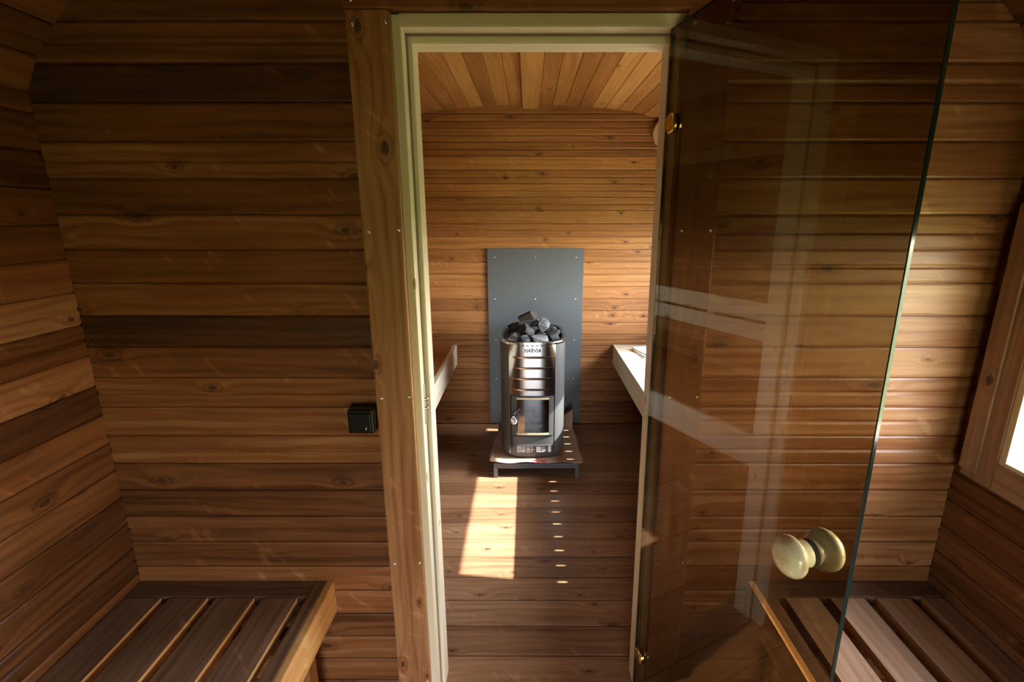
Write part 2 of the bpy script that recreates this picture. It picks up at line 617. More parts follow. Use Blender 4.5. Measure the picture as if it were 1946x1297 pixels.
bm = wbm()
def right(u, v, d):
    return Vector((XR - d, u, v))
for k in range(23):
    v0 = ZL + PITCH * k
    v1 = v0 + PITCH
    if v0 > 1.76:
        break
    for (a, b, h0, h1, tn) in ((YR, YF, W1Y0, W1Y1, 0.40), (YFB, YB, W2Y0, W2Y1, 0.52)):
        tone = tn + rng.uniform(-0.1, 0.1)
        md = rng.random() < 0.35
        if v1 <= WZ0 or v0 >= WZ1:
            panel_board(bm, right, a, b, v0, v1, tone, mid=md)
        else:
            panel_board(bm, right, a, h0, v0, v1, tone, mid=md)
            panel_board(bm, right, h1, b, v0, v1, tone, mid=md)
            if v0 < WZ0:
                panel_board(bm, right, h0, h1, v0, WZ0, tone, cut1=True)
            elif v1 > WZ1:
                panel_board(bm, right, h0, h1, WZ1, v1, tone, cut0=True)
xa, xb = XR + 0.012, XR + WT
sbox(bm, (xa, YR - 0.1, -0.02), (xb, YB + 0.1, WZ0))
sbox(bm, (xa, YR - 0.1, WZ1), (xb, YB + 0.1, 1.78))
sbox(bm, (xa, YR - 0.1, WZ0), (xb, W1Y0, WZ1))
sbox(bm, (xa, W1Y1, WZ0), (xb, W2Y0, WZ1))
sbox(bm, (xa, W2Y1, WZ0), (xb, YB + 0.1, WZ1))
tag(obj('wall_right', bm, M_BROWN), kind='structure')

# outer wall behind the camera; its unseen opening is shaped to light the room
bm = wbm()
def rear(u, v, d):
    return Vector((u, YR + d, v))
for k in range(26):
    v0 = Z0 + PITCH * k
    if v0 > 2.02:
        break
    hw = half_width(v0) + (0.0 if v0 < 1.7 else 0.02)
    t = rng.uniform(0.35, 0.55)
    if v0 >= OZ1:
        panel_board(bm, rear, XC - hw, XC + hw, v0, v0 + PITCH, t)
    else:
        panel_board(bm, rear, XC - hw, OX0, v0, v0 + PITCH, t)
        panel_board(bm, rear, OX1, XC + hw, v0, v0 + PITCH, t)
sbox(bm, (XL - 0.1, YR - 0.1, -0.02), (OX0, YR - 0.012, 2.12))
sbox(bm, (OX1, YR - 0.1, -0.02), (XR + 0.1, YR - 0.012, 2.12))
sbox(bm, (OX0, YR - 0.1, OZ1 + 0.02), (OX1, YR - 0.012, 2.12))
tag(obj('wall_rear', bm, M_BROWN), kind='structure')

# ceiling: barrel of narrow boards along the room, with a wider ridge board
pts = [(XC - x, z) for x, z in PROF] + [(XC + x, z) for x, z in PROF[-2::-1]]
acc = [0.0]
for a, b in zip(pts, pts[1:]):
    acc.append(acc[-1] + math.hypot(b[0] - a[0], b[1] - a[1]))
TOT = acc[-1]
def at(s):
    s = min(max(s, 0), TOT - 1e-6)
    for i in range(len(acc) - 1):
        if acc[i] <= s <= acc[i + 1]:
            f = (s - acc[i]) / (acc[i + 1] - acc[i])
            return Vector((pts[i][0] + f * (pts[i + 1][0] - pts[i][0]), 0, pts[i][1] + f * (pts[i + 1][1] - pts[i][1])))
bm = wbm()
half = TOT / 2
nb = int(half / PITCH) + 1
edges_s = [half - 0.049 - PITCH * i for i in range(nb, -1, -1)] + [half + 0.049 + PITCH * i for i in range(nb + 1)]
for s0, s1 in zip(edges_s, edges_s[1:]):
    s0, s1 = max(s0, 0), min(s1, TOT)
    if s1 - s0 < 0.004:
        continue
    ridge = abs((s0 + s1) / 2 - half) < 0.02
    p0, p1 = at(s0), at(s1)
    tv = (p1 - p0).normalized()
    nv = Vector((tv.z, 0, -tv.x))      # into the room
    L = (p1 - p0).length
    if ridge:
        continue
    def cf(u, v, d, p0=p0, tv=tv, nv=nv):
        q = p0 + tv * v + nv * d
        return Vector((q.x, u, q.z))
    r = rng.random()
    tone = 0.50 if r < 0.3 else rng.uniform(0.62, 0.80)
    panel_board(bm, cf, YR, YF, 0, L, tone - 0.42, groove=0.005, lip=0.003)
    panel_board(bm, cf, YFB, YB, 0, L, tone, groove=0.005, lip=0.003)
for (x0, z0), (x1, z1) in zip(pts, pts[1:]):
    tv = Vector((x1 - x0, 0, z1 - z0)).normalized()
    nv = Vector((-tv.z, 0, tv.x))
    a0, b0 = Vector((x0, 0, z0)) + nv * 0.008 - tv * 0.01, Vector((x1, 0, z1)) + nv * 0.008 + tv * 0.01
    a1, b1 = a0 + nv * 0.1 - tv * 0.03, b0 + nv * 0.1 + tv * 0.03
    vs = []
    for y in (YR - 0.1, YB + 0.1):
        vs.append([bm.verts.new((p.x, y, p.z)) for p in (a0, b0, b1, a1)])
    for q in [vs[0], vs[1][::-1]] + [[vs[0][i], vs[1][i], vs[1][(i + 1) % 4], vs[0][(i + 1) % 4]] for i in range(4)]:
        f = bm.faces.new(q)
        setface(bm, f, [(0, 0)] * 4, (0.3, 0, 0, 1))
tag(obj('ceiling', bm, M_HONEY), kind='structure')
bm = wbm()
wbox(bm, (XC - 0.049, YFB, 2.074), (XC + 0.049, YB - 0.001, 2.098), 0.72, axis=1)
wbox(bm, (XC - 0.049, YR, 2.074), (XC + 0.049, YF - 0.001, 2.098), 0.6, axis=1)
tag(obj('trim_1', bm, M_HONEY), 'wide plain ridge board along the middle of the plank ceiling', kind='structure')

# floor boards, running across
bm = wbm()
def flo(u, v, d):
    return Vector((u, v, d))
y = 1.354 - 0.1245 * 23
while y < YB:
    y1 = min(y + 0.1245, YB)
    tone = rng.uniform(0.40, 0.55)
    if abs(y - 3.13) < 0.2:
        tone = 0.5
    panel_board(bm, flo, XL - 0.01, XR + 0.01, max(y, YR), y1, tone, groove=0.005, lip=0.0025)
    y += 0.1245
sbox(bm, (XL - 0.1, YR - 0.1, -0.12), (XR + 0.1, YB + 0.1, -0.010))
tag(obj('floor', bm, M_DECK), kind='structure')

# garden outside
bm = bmesh.new()
bmesh.ops.create_grid(bm, x_segments=4, y_segments=4, size=40)
for v in bm.verts:
    v.co.z = -0.45
tag(obj('ground', bm, M_GRASS), kind='structure')

# ------------------------------------------------------------------ door frame and casings in the partition
bm = wbm()
wbox(bm, (-0.386, YF - 0.022, 0.0), (-0.292, YF - 0.0005, 1.868), 0.66, axis=2, bev=0.004, jitter=0)
trimL = tag(obj('trim_2', bm, M_BROWN), 'brown vertical casing board left of the doorway', kind='structure')
bm = wbm()
wbox(bm, (0.352, YF - 0.022, 0.0), (0.447, YF - 0.0005, 1.868), 0.46, axis=2, bev=0.004, jitter=0)
trimR = tag(obj('trim_3', bm, M_BROWN), 'brown vertical casing board right of the doorway behind the tinted glass', kind='structure')
bm = wbm()
wbox(bm, (-0.39, YF - 0.022, 1.869), (0.451, YF - 0.0005, 1.965), 0.5, axis=0, bev=0.004, jitter=0)
trimT = tag(obj('trim_4', bm, M_BROWN), 'brown horizontal casing board above the doorway', kind='structure')


def screw(name, loc, normal, parent, r=0.0042):
    bm = bmesh.new()
    rows = [(0.0, r), (0.0008, r), (0.0016, r * 0.75), (0.0019, r * 0.35), (0.0012, r * 0.3), (0.0012, 0.0)]
    n = 14
    rings = []
    for h, rr in rows:
        rings.append([bm.verts.new((rr * math.cos(2 * math.pi * i / n), rr * math.sin(2 * math.pi * i / n), h)) for i in range(n)] if rr else [bm.verts.new((0, 0, h))])
    for a, b in zip(rings, rings[1:]):
        for i in range(n):
            if len(b) == 1:
                bm.faces.new([a[i], a[(i + 1) % n], b[0]])
            else:
                bm.faces.new([a[i], a[(i + 1) % n], b[(i + 1) % n], b[i]])
    q = Vector(normal).to_track_quat('Z', 'Y').to_matrix().to_4x4()
    bm.transform(Matrix.Translation(loc) @ q)
    return obj(name, bm, M_SCREW, parent, True)


for z in (0.09, 0.505, 0.996, 1.41, 1.84):
    for x in (-0.371, -0.301):
        screw('screw', (x, YF - 0.022, z + (0.0 if x < -0.33 else 0.004)), (0, -1, 0), trimL)
for z in (0.09, 0.505, 0.996, 1.41, 1.84):
    for x in (0.366, 0.434):
        screw('screw', (x, YF - 0.022, z), (0, -1, 0), trimR)
trimR.rotation_euler = (0, -0.0065, 0)
for x in (-0.372, 0.43):
    screw('screw', (x, YF - 0.022, 1.885), (0, -1, 0), trimT)

FX0, FX1 = -0.273, 0.344        # rebate sides
SX0, SX1 = -0.260, 0.3315        # stop sides (clear opening)
FZ, SZ = 1.840, 1.8215
bm = wbm()
FYA, FYS, FYB = 1.196, 1.242, 1.303
lean = Matrix.Rotation(-0.0075, 4, 'Y')
for x0, x1 in ((-0.305, FX0), (FX1, 0.366)):
    wbox(bm, (x0, FYA, 0.0), (x1, FYS, 1.865), 0.70, axis=2, bev=0.005, mat=lean if x0 > 0 else None)
for x0, x1 in ((-0.305, SX0), (SX1, 0.366)):
    wbox(bm, (x0, FYS, 0.0), (x1, FYB, 1.865), 0.78, axis=2, bev=0.0035, mat=lean if x0 > 0 else None)
wbox(bm, (FX0 - 0.004, FYA, FZ), (FX1 + 0.004, FYS, 1.868), 0.66, axis=0, bev=0.005)
wbox(bm, (SX0 - 0.004, FYS, SZ), (SX1 + 0.004, FYB, 1.868), 0.84, axis=0, bev=0.0035)
frame = tag(obj('door_1', bm, M_PALE), 'pale unpainted pine door frame around the sauna opening', kind='structure')
# sealing strip lying in the corner of the rebate
bm = bmesh.new()
def gbox(bm, lo, hi, bev=0.0, seg=2):
    t = bmesh.new()
    bmesh.ops.create_cube(t, size=1)
    lo, hi = Vector(lo), Vector(hi)
    for v in t.verts:
        v.co = Vector([lo[i] + (v.co[i] + 0.5) * (hi[i] - lo[i]) for i in range(3)])
    if bev:
        bmesh.ops.bevel(t, geom=t.edges[:], offset=bev, segments=seg, profile=0.5, affect='EDGES')
    vm = {v: bm.verts.new(v.co) for v in t.verts}
    fs = [bm.faces.new([vm[v] for v in f.verts]) for f in t.faces]
    t.free()
    return fs
gbox(bm, (FX0 - 0.001, FYS - 0.008, 0.01), (FX0 + 0.0035, FYS + 0.001, FZ))
gbox(bm, (FX1 - 0.0035, FYS - 0.008, 0.01), (FX1 + 0.001, FYS + 0.001, FZ))
gbox(bm, (FX0, FYS - 0.008, FZ - 0.0035), (FX1, FYS + 0.001, FZ + 0.001))
obj('sealing_strip', bm, M_GASKET, frame)
# roller-catch keeper plate let into the left jamb
kp = empty('keeper_plate', (FX0, 1.225, 0.965))
kp.parent = frame
bm = bmesh.new()
gbox(bm, (-0.001, -0.011, -0.055), (0.0025, 0.012, 0.055), 0.0008)
obj('plate', bm, M_SCREW, kp)
bm = bmesh.new()
for zc in (0.012, -0.014):
    t = bmesh.new()
    bmesh.ops.create_uvsphere(t, u_segments=16, v_segments=10, radius=0.006)
    bmesh.ops.translate(t, verts=t.verts[:], vec=(0.004, 0.0, zc))
    vm = {v: bm.verts.new(v.co) for v in t.verts}
    for f in t.faces:
        bm.faces.new([vm[v] for v in f.verts])
    t.free()
obj('catch_ball', bm, M_CHROME, kp, True)

# ------------------------------------------------------------------ windows in the right wall
def make_window(n, y0, y1, label, visible):
    w = tag(empty('window_%d' % n, (XR, (y0 + y1) / 2, WZ0)), label, kind='structure')
    yc, zc = (y0 + y1) / 2, WZ0
    L = lambda p: (p[0] - XR, p[1] - yc, p[2] - zc)
    cw, cb = 0.086, 0.07
    bm = wbm()
    t = 0.60
    d = 0.022
    wbox(bm, L((XR - d, y1, WZ0 - cb)), L((XR, y1 + cw, WZ1 + cb)), t, axis=2)
    wbox(bm, L((XR - d, y0 - cw, WZ0 - cb)), L((XR, y0, WZ1 + cb)), t, axis=2)
    wbox(bm, L((XR - d, y0, WZ0 - cb)), L((XR, y1, WZ0)), t, axis=1)
    wbox(bm, L((XR - d, y0, WZ1)), L((XR, y1, WZ1 + cb)), t, axis=1)
    # raised outer moulding of the casing
    for a, b in (((XR - 0.03, y1 + 0.04, WZ0 - cb + 0.02), (XR - d + 0.001, y1 + cw, WZ1 + cb)), ((XR - 0.03, y0 - cw, WZ0 - cb + 0.02), (XR - d + 0.001, y0 - 0.04, WZ1 + cb))):
        wbox(bm, L(a), L(b), t, axis=2)
    obj('casing', bm, M_GREY, w)
    bm = wbm()
    r = 0.018
    wbox(bm, L((XR - d + 0.004, y1 - r, WZ0)), L((XR + WT, y1, WZ1)), 0.45, axis=0, bev=0.002)
    wbox(bm, L((XR - d + 0.004, y0, WZ0)), L((XR + WT, y0 + r, WZ1)), 0.45, axis=0, bev=0.002)
    wbox(bm, L((XR - d + 0.004, y0 + r, WZ0)), L((XR + WT, y1 - r, WZ0 + r * 0.6)), 0.55, axis=1, bev=0.002)
    wbox(bm, L((XR - d + 0.004, y0 + r, WZ1 - r * 0.6)), L((XR + WT, y1 - r, WZ1)), 0.55, axis=1, bev=0.002)
    obj('reveal_lining', bm, M_PALE, w)
    bm = bmesh.new()
    gbox(bm, L((XR + WT - 0.03, y0 + r, WZ0 + r * 0.6)), L((XR + WT - 0.026, y1 - r, WZ1 - r * 0.6)))
    obj('window_pane', bm, M_CLEAR, w)
    return w


make_window(1, W1Y0, W1Y1, 'window with brown casing and bright sill at the right picture edge', True)
make_window(2, W2Y0, W2Y1, 'window in the sauna side wall above the right bench', False)

# ------------------------------------------------------------------ glass door leaf
HX, HY, ang = 0.322, 1.193, math.atan2(-0.971, 0.2396)
leaf = tag(empty('glass_door', (HX, HY, 0.03), ang), 'bronze tinted frameless glass door standing open on two brass hinges', 'door')
leaf.rotation_euler = (Matrix.Rotation(-0.0065, 3, 'Y') @ Matrix.Rotation(ang, 3, 'Z')).to_euler()
GW, GZ = 0.611, 1.806
th = 0.008
bm = bmesh.new()
gbox(bm, (0, -th / 2, 0), (GW, th / 2, GZ), 0.0012, 1)
bmesh.ops.recalc_face_normals(bm, faces=bm.faces[:])
for f in bm.faces:
    f.material_index = 0 if abs(f.normal.y) > 0.9 else 1
obj('glass_pane', bm, [M_BRONZE, M_EDGE], leaf)


def lathe(bm, prof, n=40, mat=None):
    rings = []
    for h, r in prof:
        if r <= 1e-6:
            rings.append([bm.verts.new((0, 0, h))])
        else:
            rings.append([bm.verts.new((r * math.cos(2 * math.pi * i / n), r * math.sin(2 * math.pi * i / n), h)) for i in range(n)])
    for a, b in zip(rings, rings[1:]):
        for i in range(n):
            j = (i + 1) % n
            if len(a) == 1 and len(b) == 1:
                continue
            if len(a) == 1:
                bm.faces.new([a[0], b[j], b[i]])
            elif len(b) == 1:
                bm.faces.new([a[i], a[j], b[0]])
            else:
                bm.faces.new([a[i], a[j], b[j], b[i]])
    if mat is not None:
        bm.transform(mat)


KP = [(0.0, 0.0), (0.0, 0.0212), (0.002, 0.0222), (0.010, 0.0205), (0.0165, 0.0198), (0.019, 0.0212), (0.0205, 0.0255), (0.0225, 0.0300),
      (0.0255, 0.0332), (0.030, 0.0347), (0.035, 0.0340), (0.041, 0.0308), (0.0465, 0.0255), (0.051, 0.0185), (0.0538, 0.0105), (0.0548, 0.004), (0.055, 0.0)]
for side in (1, -1):
    bm = bmesh.new()
    # -Y of the leaf faces the camera side
    R = Matrix.Translation((0.534, -side * th / 2, 0.929 - 0.03)) @ Matrix.Rotation(side * math.pi / 2, 4, 'X')
    lathe(bm, [(h * 0.93, r * 0.96) for h, r in KP], 48, R)
    kb = obj('knob', bm, M_KNOB, leaf, True)
    bm = bmesh.new()
    lathe(bm, [(-0.0002, 0.0), (-0.0002, 0.0212), (0.0010, 0.0212), (0.0010, 0.0)], 40, R)
    obj('washer', bm, M_BLACK, kb, True)
for zc in (1.642, 0.205):
    h = empty('hinge', (0.030, 0, zc - 0.03))
    h.parent = leaf
    bm = bmesh.new()
    for side in (1, -1):
        t = bmesh.new()
        lathe(t, [(0, 0), (0, 0.0215), (0.004, 0.0215), (0.0065, 0.0185), (0.0072, 0.012), (0.0072, 0)], 40,
              Matrix.Translation((0, -side * th / 2, 0)) @ Matrix.Rotation(side * math.pi / 2, 4, 'X'))
        vm = {v: bm.verts.new(v.co) for v in t.verts}
        for f in t.faces:
            bm.faces.new([vm[v] for v in f.verts])
        t.free()
    smooth_by_angle(obj('hinge_disc', bm, M_BRASS, h), 40)
    bm = bmesh.new()
    gbox(bm, (-0.040, 0.004, -0.018), (-0.005, 0.009, 0.018), 0.001)
    obj('hinge_arm', bm, M_BRASS, h)

# ------------------------------------------------------------------ front-room benches with slatted tops
def slat_bench(name, label, x_wall, sgn, seats, tone, side=0.72):  # default side tone paints floor-bounce light onto the slat edges
    """sgn +1: bench against the left wall growing to +x"""
    root = tag(empty(name, (x_wall, 0, 0.0)), label, 'bench', 'slatted benches in the front room')
    T = 0.43
    Y0, Y1 = YR + 0.05, YF - 0.0005
    for i, (a, b) in enumerate(seats):
        bm = wbm()
        x0, x1 = sorted((sgn * a, sgn * b))
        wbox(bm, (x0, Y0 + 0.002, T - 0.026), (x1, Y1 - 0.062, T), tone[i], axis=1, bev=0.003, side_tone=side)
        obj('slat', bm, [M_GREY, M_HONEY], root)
    front_x = seats[-1][1] + 0.025
    bm = wbm()
    x0, x1 = sorted((sgn * 0.003, sgn * (front_x + 0.0)))
    wbox(bm, (x0, Y1 - 0.060, T - 0.030), (x1, Y1, T + 0.001), 0.27, axis=0)
    obj('end_rail', bm, M_GREY, root)
    bm = wbm()
    x0, x1 = sorted((sgn * front_x, sgn * (front_x + 0.032)))
    wbox(bm, (x0, Y0, T - 0.03), (x1, Y1, T + 0.002), 0.28, axis=1)
    obj('front_rail', bm, M_GREY, root)
    bm = wbm()
    x0, x1 = sorted((sgn * (front_x + 0.032), sgn * (front_x + 0.052)))
    wbox(bm, (x0, Y0, T - 0.10), (x1, Y1, T + 0.001), 0.80, axis=1)  # apron colour lightened to carry sun bounced off the floor
    tag(obj('apron', bm, M_HONEY, root), 'front board of lighter wood, toned for light bounced off the floor')
    for yy in (-0.9, 0.1, 1.05):
        bm = wbm()
        x0, x1 = sorted((sgn * 0.001, sgn * (front_x + 0.03)))
        wbox(bm, (x0, yy - 0.02, T - 0.085), (x1, yy + 0.02, T - 0.031), 0.4, axis=0)
        obj('cross_bearer', bm, M_HONEY, root)
    bm = wbm()
    x0, x1 = sorted((sgn * (front_x - 0.03), sgn * (front_x + 0.012)))
    for yy in (-1.1, 0.0, 1.10):
        bm = wbm()
        wbox(bm, (x0, yy - 0.02, 0.0), (x1, yy + 0.02, T - 0.086), 0.4, axis=2)
        obj('leg', bm, M_HONEY, root)
    return root


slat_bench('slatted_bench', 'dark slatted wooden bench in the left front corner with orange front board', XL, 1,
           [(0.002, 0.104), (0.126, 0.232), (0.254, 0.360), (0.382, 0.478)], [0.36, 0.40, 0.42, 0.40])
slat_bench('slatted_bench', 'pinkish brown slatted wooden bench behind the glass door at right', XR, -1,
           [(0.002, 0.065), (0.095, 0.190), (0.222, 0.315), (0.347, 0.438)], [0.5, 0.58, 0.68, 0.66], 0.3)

# ------------------------------------------------------------------ sauna benches
def sauna_bench(label, x_wall, x_edge, gaps_y, pitch, gap):
    sgn = 1 if x_edge > x_wall else -1
    root = tag(empty('sauna_bench', (0, 0, 0)), label, 'bench', 'wall benches inside the sauna')
    T = 0.585
    lo_y, hi_y = YFB + 0.004, YB - 0.004
    ys = [g for g in gaps_y]
    while ys[0] - pitch > lo_y:
        ys.insert(0, ys[0] - pitch)
    while ys[-1] + pitch < hi_y:
        ys.append(ys[-1] + pitch)
    bounds = [lo_y - gap / 2] + ys + [hi_y + gap / 2]
    xe = x_edge - sgn * 0.024
    for a, b in zip(bounds, bounds[1:]):
        if b - a - gap < 0.01:
            continue
        bm = wbm()
        x0, x1 = sorted((x_wall + sgn * 0.001, xe))
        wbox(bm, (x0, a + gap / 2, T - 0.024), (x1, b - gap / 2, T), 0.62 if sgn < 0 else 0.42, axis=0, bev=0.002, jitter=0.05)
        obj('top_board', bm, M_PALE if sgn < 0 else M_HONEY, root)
    bm = wbm()
    x0, x1 = sorted((xe, x_edge))
    wbox(bm, (x0, lo_y, T - 0.087), (x1, hi_y, T + 0.0005), 0.62, axis=1, bev=0.002)
    wbox(bm, (x0, lo_y, T - 0.135), (x1, hi_y, T - 0.0875), 0.58, axis=1, bev=0.002)
    obj('apron', bm, M_PALE, root)
    # bearers under the boards
    for xa, xb in ((0.026, 0.122), (0.206, 0.40)):
        bm = wbm()
        x0, x1 = sorted((x_edge - sgn * xa, x_edge - sgn * xb))
        wbox(bm, (x0, lo_y, T - 0.055), (x1, hi_y, T - 0.0245), 0.5, axis=1, bev=0.001)
        obj('bearer', bm, M_HONEY, root)
    return root


sauna_bench('pale wooden sauna bench left of the stove, in shade', XL, -0.487, [1.625], 0.0974, 0.004)
sauna_bench('sunlit white sauna bench right of the stove', XR, 0.584, [1.625], 0.0974, 0.009)

# back rest on the left sauna wall (seen mirrored in the glass)
br = tag(empty('backrest_rail', (XL, 0, 0)), 'pale two-board backrest on the left sauna wall, seen mirrored in the glass', 'backrest')
for z0, z1 in ((0.80, 0.888), (0.905, 0.998)):
    for a, b in ((YFB + 0.01, 2.268), (2.272, YB - 0.01)):
        bm = wbm()
        wbox(bm, (0.022, a, z0), (0.044, b, z1), 0.6, axis=1)
        obj('rest_board', bm, M_PALE, br)
for yy in (1.45, 1.86, 2.27, 2.68, 3.1):
    bm = wbm()
    wbox(bm, (0.0005, yy - 0.02, 0.80), (0.0215, yy + 0.02, 0.998), 0.6, axis=2)
    obj('spacer_block', bm, M_PALE, br)

# papers on the right bench
z = 0.5856
for i, (dx, dy, rz, lab) in enumerate(((0.0, 0.0, 0.16, 'white booklet at the bottom of the small stack on the sunlit bench'),
                                       (0.004, 0.005, 0.20, 'white booklet in the middle of the small stack on the sunlit bench'),
                                       (0.010, 0.012, 0.30, 'white booklet topmost on the small stack on the sunlit bench'))):
    bm = bmesh.new()
    t = 0.006
    n = 8
    g = {}
    for a in range(n + 1):
        for b in range(n + 1):
            x = (a / n - 0.5) * 0.148
            y = (b / n - 0.5) * 0.21
            lift = 0.002 * i * (1 - a / n) ** 2
            for s in (0, 1):
                g[a, b, s] = bm.verts.new((x, y, s * t + lift))
    for a in range(n):
        for b in range(n):
            bm.faces.new([g[a, b, 1], g[a + 1, b, 1], g[a + 1, b + 1, 1], g[a, b + 1, 1]])
            bm.faces.new([g[a, b, 0], g[a, b + 1, 0], g[a + 1, b + 1, 0], g[a + 1, b, 0]])
    for a in range(n):
        for b in (0, n):
            bm.faces.new([g[a, b, 0], g[a + 1, b, 0], g[a + 1, b, 1], g[a, b, 1]])
            bm.faces.new([g[b, a, 0], g[b, a + 1, 0], g[b, a + 1, 1], g[b, a, 1]])
    o = obj('booklet', bm, M_PAPER)
    o.location = (0.775 + dx, 3.035 + dy, z)
    o.rotation_euler = (0, 0, rz)
    tag(o, lab, 'booklet', 'booklets on the sunlit bench')
    z += t + 0.0003

# ------------------------------------------------------------------ fire board behind the stove
fb = tag(empty('fire_protection_board', (0.0505, YB - 0.001, 0.0)), 'dark grey screwed heat shield board on the wall behind the stove', 'heat shield')
bm = bmesh.new()
gbox(bm, (-0.3155, -0.016, 0.012), (0.3155, -0.004, 1.236), 0.0015)
obj('board', bm, M_BOARD, fb)
bm = bmesh.new()
for x in (-0.25, 0.25):
    gbox(bm, (x - 0.015, -0.0045, 0.03), (x + 0.015, 0.0, 1.2))
obj('spacer_strip', bm, M_GASKET, fb)
for zz in (1.178, 0.903, 0.623, 0.344, 0.067):
    for x in (-0.268, 0.0, 0.266):
        if x == 0 and zz < 0.7:
            continue
        screw('screw', (x, -0.016, zz), (0, -1, 0), fb, 0.0042)

# round wooden disc high on the back wall
rd = tag(empty('wall_vent', (0.858, YB, 1.928)), 'round pale wooden vent disc high on the back wall beside the door edge', 'vent')
bm = bmesh.new()
lathe(bm, [(0.022, 0), (0.022, 0.090), (0.026, 0.0945), (0.040, 0.0945), (0.0445, 0.090), (0.046, 0.0)], 64, Matrix.Rotation(math.pi / 2, 4, 'X'))
smooth_by_angle(obj('disc', bm, M_DISC, rd), 30)
bm = bmesh.new()
lathe(bm, [(0.0, 0), (0.0, 0.062), (0.023, 0.062), (0.023, 0)], 40, Matrix.Rotation(math.pi / 2, 4, 'X'))
smooth_by_angle(obj('collar', bm, M_DISC, rd), 30)

# ------------------------------------------------------------------ black switch box on the partition
sw = tag(empty('switch_box', (-0.4215, YF, 0.943)), 'black plastic switch box on the plank wall left of the door casing', 'switch')
bm = bmesh.new()
gbox(bm, (-0.0345, -0.012, -0.035), (0.0345, -0.001, 0.033), 0.002)
obj('base', bm, M_PLASTIC, sw)
bm = bmesh.new()
gbox(bm, (-0.0335, -0.045, -0.034), (0.0335, -0.012, 0.031), 0.005, 3)
hb = obj('housing', bm, M_PLASTIC, sw)
bm = bmesh.new()
gbox(bm, (-0.026, -0.0485, -0.028), (0.026, -0.044, 0.022), 0.002, 3)
fl = obj('flap_lid', bm, M_PLASTIC, sw)
bm = bmesh.new()
vs = [bm.verts.new((x, -0.0487, zz)) for x, zz in ((0.010, -0.0225), (0.0125, -0.0190), (0.0115, -0.0185), (0.016, -0.0130), (0.0145, -0.0175), (0.0155, -0.018))]
f = bm.faces.new(vs)
r = bmesh.ops.extrude_face_region(bm, geom=[f])
for v in r['geom']:
    if isinstance(v, bmesh.types.BMVert):
        v.co.y -= 0.0004
obj('flash_mark', bm, M_MARK, fl)

# ------------------------------------------------------------------ stove stand, protective paper, stove
st = tag(empty('stove_stand', (0.048, 2.81, 0)), 'low black angle-steel stand under the stove', 'stand')
SXh, SYh = 0.241, 0.29
bm = bmesh.new()
gbox(bm, (-SXh, -SYh, 0.058), (SXh, -SYh + 0.022, 0.09), 0.0015)
gbox(bm, (-SXh, SYh - 0.022, 0.058), (SXh, SYh, 0.09), 0.0015)
gbox(bm, (-SXh, -SYh + 0.022, 0.058), (-SXh + 0.022, SYh - 0.022, 0.09), 0.0015)
gbox(bm, (SXh - 0.022, -SYh + 0.022, 0.058), (SXh, SYh - 0.022, 0.09), 0.0015)
gbox(bm, (-SXh + 0.022, -SYh + 0.022, 0.084), (SXh - 0.022, SYh - 0.022, 0.0895))
obj('frame', bm, M_STAND, st)
for sx in (-1, 1):
    for sy in (-1, 1):
        bm = bmesh.new()
        x0, x1 = sorted((sx * SXh, sx * (SXh - 0.022)))
        y0, y1 = sorted((sy * SYh, sy * (SYh - 0.022)))
        gbox(bm, (x0, y0, 0.0), (x1, y1, 0.0578), 0.001)
        obj('leg', bm, M_STAND, st)

wr_n, wr_m = 44, 44
bm = bmesh.new()
wy0, wy1 = 2.515, 3.135
g = {}
for i in range(wr_n + 1):
    for j in range(wr_m + 1):
        a, b = i / wr_n, j / wr_m
        x = -0.215 + 0.525 * a
        if b > 0.35:
            x = -0.215 + 0.04 * min(1, (b - 0.35) * 2) + (0.525 - 0.055 * min(1, (b - 0.35) * 2)) * a
        y = wy0 + (wy1 - wy0) * b
        zz = 0.0912
        onstand = True
        edge = max(0, 0.09 - b) / 0.09
        zz += edge ** 1.5 * (0.007 + 0.005 * math.sin(a * 17 + 1.0) * (0.4 + 0.6 * (1 - a))) * (1.0 if a < 0.9 else 0.6)
        ex = max(0.0, a - 0.93) / 0.07
        zz += ex * 0.006 * (0.5 + 0.5 * math.sin(b * 19))
        ex2 = max(0.0, 0.06 - a) / 0.06
        zz += ex2 * 0.005
        x += 0.006 * math.sin(b * 15) * (ex - ex2)
        # back right corner curls up
        cu = max(0, a - 0.80) / 0.2 * max(0, b - 0.72) / 0.28
        zz += 0.085 * cu
        y -= 0.03 * cu
        g[i, j] = bm.verts.new((x - 0.048, y - 2.81, zz))
for i in range(wr_n):
    for j in range(wr_m):
        bm.faces.new([g[i, j], g[i + 1, j], g[i + 1, j + 1], g[i, j + 1]])
geo = bmesh.ops.extrude_face_region(bm, geom=bm.faces[:])
for v in geo['geom']:
    if isinstance(v, bmesh.types.BMVert):
        v.co.z += 0.0012
wr = obj('protective_paper', bm, M_WRAP, None, True)
wr.location = (0.048, 2.81, 0.0)
tag(wr, 'creased brown protective sheet with red print lying under the stove', 'protective sheet')

SXc, SYc, SW, SD, SN = 0.028, 2.805, 0.372, 0.47, 3.6
SB, STP = 0.0935, 0.775


def sfront(x, off=0.0):
    """front surface of the stove body at x (world), moved out by off"""
    q = min(1.0, abs(x - SXc) / (SW / 2))
    return SYc - SD / 2 * (1 - q ** SN) ** (1 / SN) - off


def ring_pts(scale=1.0, n=96, grow=0.0):
    ps = []
    for i in range(n):
        t = 2 * math.pi * i / n
        c, s = math.cos(t), math.sin(t)
        x = math.copysign(abs(c) ** (2 / SN), c) * (SW / 2 * scale + grow)
        y = math.copysign(abs(s) ** (2 / SN), s) * (SD / 2 * scale + grow)
        ps.append((x, y))
    return ps


